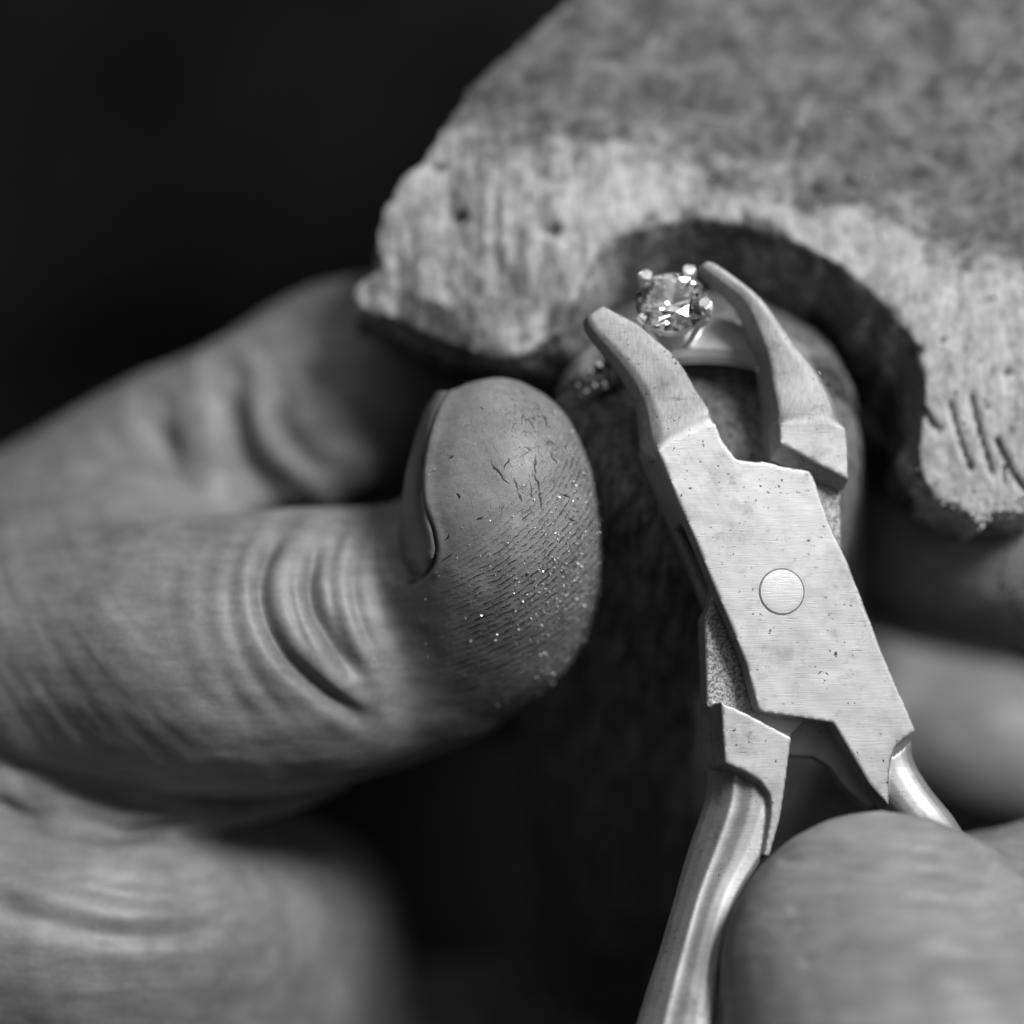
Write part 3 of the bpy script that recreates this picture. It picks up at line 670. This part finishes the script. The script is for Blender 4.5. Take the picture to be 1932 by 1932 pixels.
NAIL_L = np.array([(822, 742), (800, 775), (786, 815), (768, 880), (757, 945), (750, 1005), (749, 1050), (757, 1078), (765, 1094)], float)
def nail_cz(v): return np.interp(v, [738, 935, 1000, 1050, 1096], [-.98, -.95, -.98, -1.08, -1.3])
def nail_tz(v): return np.interp(v, [738, 765, 800, 850, 935, 1000, 1050, 1080, 1096], [.10, .22, .33, .45, .62, .82, .94, .90, .60])
def left_hand():
    mb = MB()
    # thumb: base, shaft, bent-back tip
    TH_ = [(-330, 1350, -3.7, 300), (-100, 1285, -3.1, 266), (150, 1245, -2.4, 252), (380, 1240, -1.9, 270), (560, 1225, -1.9, 270), (700, 1205, -2.1, 252), (810, 1180, -2.0, 235)]
    IX_ = [(-200, 1180, -5.2, 240), (60, 1045, -4.9, 205), (300, 893, -4.5, 186), (480, 806, -4.25, 178), (640, 712, -4.3, 184), (760, 690, -4.7, 170)]
    blob_chain(mb, [sph(*p) for p in TH_], .10)
    blob_chain(mb, [sph(760, 1185, -2.05, 228), sph(880, 1135, -1.72, 229), sph(926, 1072, -1.25, 210), sph(936, 1000, -.98, 199), sph(938, 935, -.94, 186), sph(938, 885, -.96, 168), sph(935, 856, -.98, 146)], .08)
    # web: the flesh between thumb and forefinger, thinning towards its free edge
    tu = np.array(TH_)[:, 0]; iu = np.array(IX_)[:, 0]
    for f_ in (.1, .22, .34, .46, .58, .7, .82):
        row = []
        for u in (-320, -200, -80, 40, 150, 240, 310, 360):
            a_ = [np.interp(u, tu, np.array(TH_)[:, k]) for k in (1, 2, 3)]; b_ = [np.interp(u, iu, np.array(IX_)[:, k]) for k in (1, 2, 3)]
            k_ = np.interp(u, [130, 240, 360], [.0, .12, .55]) * math.sin(math.pi * f_) ** .8
            v_, d_, r_ = [a_[q] + (b_[q] - a_[q]) * f_ for q in range(3)]
            row.append(sph(u, v_, d_, r_ * (1 - k_)))
        blob_chain(mb, row, .12)
    # heel of the hand, turning away into the palm at the right
    for u, d, r in cat([(-250, -2.4, 330), (-60, -2.2, 320), (130, -2.1, 300), (290, -2.7, 300), (420, -4.0, 302), (520, -5.8, 285), (560, -7.4, 250)], 4):
        blob_chain(mb, [sph(u, 1775 - .02 * u, d + .1, r * .82), sph(u + 10, 1890, d - .4, r * .86), sph(u + 25, 2090, d - 1.5, r * .9)], .14)
    blob_chain(mb, [sph(-200, 1450, -2.6, 150), sph(0, 1490, -2.2, 110), sph(170, 1525, -2.0, 80), sph(330, 1532, -2.0, 60), sph(450, 1512, -2.3, 48), sph(560, 1490, -2.5, 40), sph(640, 1465, -2.6, 30)], .2)
    blob_chain(mb, [sph(-350, 1600, -4.5, 420), sph(-200, 1400, -5.2, 360)], .12)
    # index finger behind
    blob_chain(mb, [sph(330, 890, -4.4, 150), sph(440, 858, -4.2, 140), sph(560, 832, -4.1, 138), sph(650, 802, -4.2, 128), sph(740, 780, -4.6, 110)], .1)
    blob_chain(mb, [sph(*p) for p in IX_] + [sph(950, 720, -5.8, 160), sph(1250, 830, -6.6, 158), sph(1550, 960, -5.6, 165), sph(1780, 1050, -3.5, 156), sph(1900, 1075, -2.5, 150), sph(1990, 1090, -2.0, 138)], .10)
    # middle finger, wrapped behind the clamp
    blob_chain(mb, [sph(-250, 1350, -4.4, 240), sph(200, 1270, -5.8, 190), sph(600, 1210, -6.8, 180), sph(1000, 1230, -7.3, 170), sph(1400, 1300, -6.6, 165), sph(1700, 1370, -6.6, 158), sph(1870, 1405, -6.3, 160), sph(1990, 1440, -6.6, 160)], .10)
    # ring and little finger below
    blob_chain(mb, [sph(-200, 1950, -6.5, 300), sph(200, 1980, -8.0, 230), sph(560, 1990, -9.4, 190), sph(820, 1985, -10.0, 170), sph(1000, 1960, -9.8, 150), sph(1170, 1900, -8.6, 115)], .12)
    v, f = mb.arr(); co, fa, ed = fuse(v, f, .034)
    co = relax(co, ed, 18)
    n = normals(co, fa); P2 = px(co); z = co[:, 2]
    facing = sstep(-.15, .35, n[:, 2]); near = sstep(-4.2, -3.4, z)
    disp = np.zeros(len(co)); fold = np.zeros(len(co))
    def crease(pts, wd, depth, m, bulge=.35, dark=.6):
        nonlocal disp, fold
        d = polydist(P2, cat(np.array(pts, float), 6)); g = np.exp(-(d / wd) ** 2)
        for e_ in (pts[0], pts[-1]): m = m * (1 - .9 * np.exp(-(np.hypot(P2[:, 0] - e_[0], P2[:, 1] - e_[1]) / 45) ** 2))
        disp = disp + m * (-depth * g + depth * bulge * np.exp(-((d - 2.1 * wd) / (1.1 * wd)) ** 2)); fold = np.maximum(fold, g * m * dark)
    fm = facing * near
    crease([(545, 985), (512, 1030), (494, 1080), (492, 1120), (505, 1175), (540, 1240), (590, 1290), (650, 1335), (700, 1365)], 15, .12, fm, .12, .85)
    crease([(612, 1010), (592, 1060), (586, 1100), (598, 1155), (628, 1210), (660, 1265), (672, 1300)], 17, .15, fm, .12, .95)
    crease([(662, 965), (634, 1030), (624, 1090), (634, 1160), (660, 1230), (700, 1300)], 11, .05, fm, .1, .4)
    crease([(706, 955), (680, 1020), (668, 1090), (678, 1160), (712, 1250)], 10, .035, fm, .1, .3)
    crease([(480, 975), (446, 1050), (434, 1120), (446, 1200), (490, 1290), (560, 1380)], 13, .022, fm, .1, .15)
    crease([(420, 990), (392, 1060), (384, 1130), (400, 1220), (440, 1310), (500, 1400)], 15, .014, fm, .1, .12)
    crease([(350, 1010), (330, 1080), (326, 1150), (345, 1240), (390, 1330)], 16, .009, fm, .1, .1)
    crease([(575, 1010), (552, 1070), (548, 1120), (566, 1190), (600, 1250)], 9, .025, fm, .1, .3)
    aa = math.radians(-52); wr = np.stack([(co[:, 0] * math.cos(aa) + co[:, 1] * math.sin(aa)) * .45, (-co[:, 0] * math.sin(aa) + co[:, 1] * math.cos(aa)) * 4.6 + 1.1 * np.sin(co[:, 0] * 1.1), co[:, 2] * .6], 1)
    disp += .026 * fbm(wr, 5) * near * sstep(640, 440, P2[:, 0]) * sstep(1620, 1500, P2[:, 1])
    # fold between thumb and heel, with the thumb's underside shade painted in
    crease([(-60, 1490), (60, 1545), (125, 1567), (219, 1576), (300, 1562), (400, 1530)], 14, .08, fm, .1, .5)
    crease([(-60, 1390), (0, 1424), (125, 1482), (250, 1520), (375, 1518), (560, 1511)], 14, .06, fm, .1, .4)
    crease([(-40, 1590), (100, 1650), (260, 1690), (420, 1690)], 24, .05, fm, .3, .1)
    crease([(-40, 1690), (100, 1740), (260, 1765), (440, 1740)], 22, .05, fm, .3, .1)
    # index finger folds; shade stripes put into shape and colour
    im = facing * sstep(-2.5, -3.0, z) * (P2[:, 1] < 990)
    crease([(290, 770), (312, 840), (350, 920), (400, 965)], 24, .12, im, .3, .3)
    crease([(428, 720), (442, 800), (462, 860), (500, 905), (550, 940)], 26, .16, im, .3, .35)
    crease([(515, 740), (540, 820), (585, 875), (640, 905)], 20, .08, im, .3, .2)
    disp += .02 * fbm(co * 1.3, 3) + .006 * fbm(co * np.array([5, 5, 5]), 3)
    # thumb tip: seat of the nail at its left and the groove beside it
    NF = np.array([(838, 738), (824, 762), (810, 800), (799, 845), (793, 890), (795, 950), (812, 1002), (818, 1034), (810, 1066), (796, 1088), (776, 1096)], float)
    uf = np.interp(P2[:, 1], NF[:9, 1], NF[:9, 0]); tipm = (z > -1.95) * (P2[:, 0] < uf + 2) * sstep(-34, -14, P2[:, 0] - np.interp(P2[:, 1], NAIL_L[:, 1], NAIL_L[:, 0])) * sstep(730, 765, P2[:, 1]) * sstep(1100, 1088, P2[:, 1]) * (n[:, 0] < .35)
    co = co + n * disp[:, None]
    cz = nail_cz(P2[:, 1]); tz = nail_tz(P2[:, 1]); ul = np.interp(P2[:, 1], NAIL_L[:, 1], NAIL_L[:, 0])
    ss = np.clip(np.abs(co[:, 2] - cz) / (tz + 1e-6), 0, 1) ** .667; cc = np.sqrt(1 - ss ** 2)
    k_ = (D - cz) / D / PX; xn = (uf - 966) * k_ - ((uf - ul) * k_ + .004) * cc ** 1.5 + .03
    inz = tipm * (np.abs(co[:, 2] - cz) < tz)
    co[:, 0] = np.where(inz > 0, np.maximum(co[:, 0], co[:, 0] + (np.maximum(co[:, 0], xn) - co[:, 0]) * np.clip(inz, 0, 1)), co[:, 0])
    dgr = polydist(P2, cat(NF, 5)); gr = np.exp(-(dgr / 6) ** 2) * (z > -1.2) * (n[:, 2] > -.2)
    co = co - n * (gr * .035)[:, None]
    lip = np.exp(-((dgr - 13) / 8) ** 2) * (z > -1.1) * (P2[:, 0] > uf) * (P2[:, 1] < 1085); co = co + n * (.022 * lip)[:, None]
    co = relax(co, ed, 1, .4)
    n = normals(co, fa)
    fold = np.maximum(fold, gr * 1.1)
    # masks for ridges and dirty cracks on the pad
    ball = (z > -1.6) * sstep(760, 830, P2[:, 0])
    rr = np.hypot(P2[:, 0] - 700, P2[:, 1] - 700)
    pad = ball * sstep(330, 450, rr) * sstep(1400, 1260, P2[:, 1]) * sstep(800, 900, P2[:, 0]) * facing
    crack = ball * sstep(790, 900, P2[:, 0] - .0 * P2[:, 1]) * (.35 + .65 * sstep(880, 1020, P2[:, 0])) * sstep(1330, 1180, P2[:, 1])
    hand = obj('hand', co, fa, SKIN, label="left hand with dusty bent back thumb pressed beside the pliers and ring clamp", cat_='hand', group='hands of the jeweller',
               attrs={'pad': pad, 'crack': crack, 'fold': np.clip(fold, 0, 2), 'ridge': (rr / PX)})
    # thumbnail
    UL = NAIL_L
    v = []; rows = np.linspace(738, 1096, 40); K = 26
    for t, vv in enumerate(rows):
        a = np.interp(vv, NF[:, 1], NF[:, 0]); b = np.interp(vv, UL[:, 1], UL[:, 0])
        tz = nail_tz(vv); cf = C(a + 3, vv, nail_cz(vv)); rx = (a + 3 - b) / PX + .004
        for k in range(K):
            ph = math.radians(90 + 180 * k / (K - 1)); s, c_ = math.sin(ph), math.cos(ph)
            v.append(cf + np.array([-rx * abs(c_) ** 1.5, 0, tz * np.sign(s) * abs(s) ** 1.5]))
    v = np.array(v); inner = v + np.array([.02, 0, 0]); allv = np.vstack([v, inner]); R_ = len(rows); f = []
    o2 = R_ * K
    for r in range(R_ - 1):
        for k in range(K - 1):
            a = r * K + k; f.append((a, a + 1, a + K + 1, a + K)); f.append((o2 + a, o2 + a + K, o2 + a + K + 1, o2 + a + 1))
    rim = [k for k in range(K)] + [r * K + K - 1 for r in range(1, R_)] + [(R_ - 1) * K + k for k in range(K - 2, -1, -1)] + [r * K for r in range(R_ - 2, 0, -1)]
    for a, b in zip(rim, rim[1:] + rim[:1]): f.append((a, b, o2 + b, o2 + a))
    obj('fingernail', allv, f, NAIL, hand, sharp=50)
    return co, n, fa, P2

def right_hand():
    mb = MB()
    blob_chain(mb, [sph(1660, 1830, .85, 303, .62), sph(1672, 1900, 1.0, 312, .66), sph(1700, 2000, 1.4, 325, .7), sph(1780, 2180, 2.1, 340, .8), sph(1900, 2450, 3.0, 360, .85)], .08)
    blob_chain(mb, [sph(1712, 1835, .8, 288, .62), sph(1740, 1920, 1.0, 300, .66), sph(1790, 2050, 1.6, 310, .7), sph(1860, 2250, 2.3, 330, .8)], .08)
    # forefinger under the handles
    blob_chain(mb, [sph(2500, 2300, .5, 300), sph(2250, 1900, -.6, 200), sph(2060, 1720, -1.2, 175), sph(1900, 1720, -1.5, 160), sph(1700, 1760, -1.9, 150), sph(1600, 1800, -1.9, 130)], .10)
    blob_chain(mb, [sph(2050, 2500, 2.6, 420), sph(2400, 2350, 1.2, 420)], .1)
    v, f = mb.arr(); co, fa, ed = fuse(v, f, .045); co = relax(co, ed, 12); n = normals(co, fa); P2 = px(co)
    disp = .02 * fbm(co * 1.5, 3); fold = np.zeros(len(co)); m = sstep(0, .4, n[:, 2]) * (co[:, 2] > .3)
    for k, vv in enumerate((1600, 1640, 1690, 1720, 1790, 1850)):
        d = polydist(P2, cat(np.array([(1480 + 10 * k, vv + 25), (1640, vv), (1860, vv + 18)], float), 6)); disp -= (.026, .014, .034, .02, .03, .02)[k] * np.exp(-(d / 9) ** 2) * m
    co = co + n * disp[:, None]
    zz = np.zeros(len(co))
    obj('hand', co, fa, SKIN, label='right hand whose thumb tip presses on the handles of the pliers', cat_='hand', group='hands of the jeweller', attrs={'pad': zz, 'crack': zz, 'fold': zz, 'ridge': zz})

hand_co, hand_n, hand_f, hand_px = left_hand()
right_hand()

# ------------------------------------------------------------------ filings and wood dust (nobody could count them)
def scatter(name, items, mat, lift, what):
    mb = MB()
    for p, n, r in items:
        q = np.random.randn(3, 3); q, _ = np.linalg.qr(q); s = np.array([1, random.uniform(.4, 1), random.uniform(.3, .8)])
        mb.add(ICO1[0][:12] @ np.eye(3) * s @ q * r + p + n * r * lift if False else (ICO0 * s) @ q * r + p + n * r * lift, ICO0F)
    v, f = mb.arr(); obj(name, v, f, mat, smooth=False, kind='stuff', label=what)
ICO0 = np.array([(1, 0, 0), (-1, 0, 0), (0, 1, 0), (0, -1, 0), (0, 0, 1), (0, 0, -1)], float)
ICO0F = [(0, 2, 4), (2, 1, 4), (1, 3, 4), (3, 0, 4), (2, 0, 5), (1, 2, 5), (3, 1, 5), (0, 3, 5)]
it = []
cand = np.where((hand_co[:, 2] > -1.6) & (hand_n[:, 2] > -.1) & (hand_px[:, 0] > 640))[0]
Pc = hand_px[cand]
wgt = np.exp(-(((Pc[:, 0] - 1045) / 85) ** 2 + ((Pc[:, 1] - 1090) / 150) ** 2)) + .5 * np.exp(-(((Pc[:, 0] - 1085) / 40) ** 2 + ((Pc[:, 1] - 960) / 120) ** 2)) + .02 * (Pc[:, 0] > 800) + .004
for i in np.random.choice(cand, 1500, p=wgt / wgt.sum()):
    it.append((hand_co[i] + np.random.randn(3) * .01, hand_n[i], .005 + .011 * random.random() ** 4))
cand = np.where((pin_n[:, 2] > .2) & (pin_px[:, 0] < 2000) & (pin_px[:, 1] > -20))[0]
for i in np.random.choice(cand, 60): it.append((pin_co[i], pin_n[i], .008 + .018 * random.random() ** 2))
for (u, v, d, r) in ((1052, 1625, -6.6, .05), (1078, 1700, -6.4, .05), (1085, 1725, -6.4, .06)): pass
scatter('metal_filings', it, DUST, .5, 'bright metal filings sprinkled over the thumb and the wood')
it = []
s_px = pin_px; cand = np.where((s_px[:, 0] > 1725) & (s_px[:, 0] < 1960) & (s_px[:, 1] > 860) & (pin_n[:, 2] > -.3))[0]
w = sstep(860, 960, s_px[cand, 1]) + .05
for i in np.random.choice(cand, 1500, p=w / w.sum()): it.append((pin_co[i] + np.random.randn(3) * .012, pin_n[i], .008 + .02 * random.random() ** 2))
scatter('wood_dust', it, WDUST, .3, 'pale sawdust clinging to the crumbling edge of the bench pin')
for o in scene.objects:
    if '_org' in o: del o['_org']
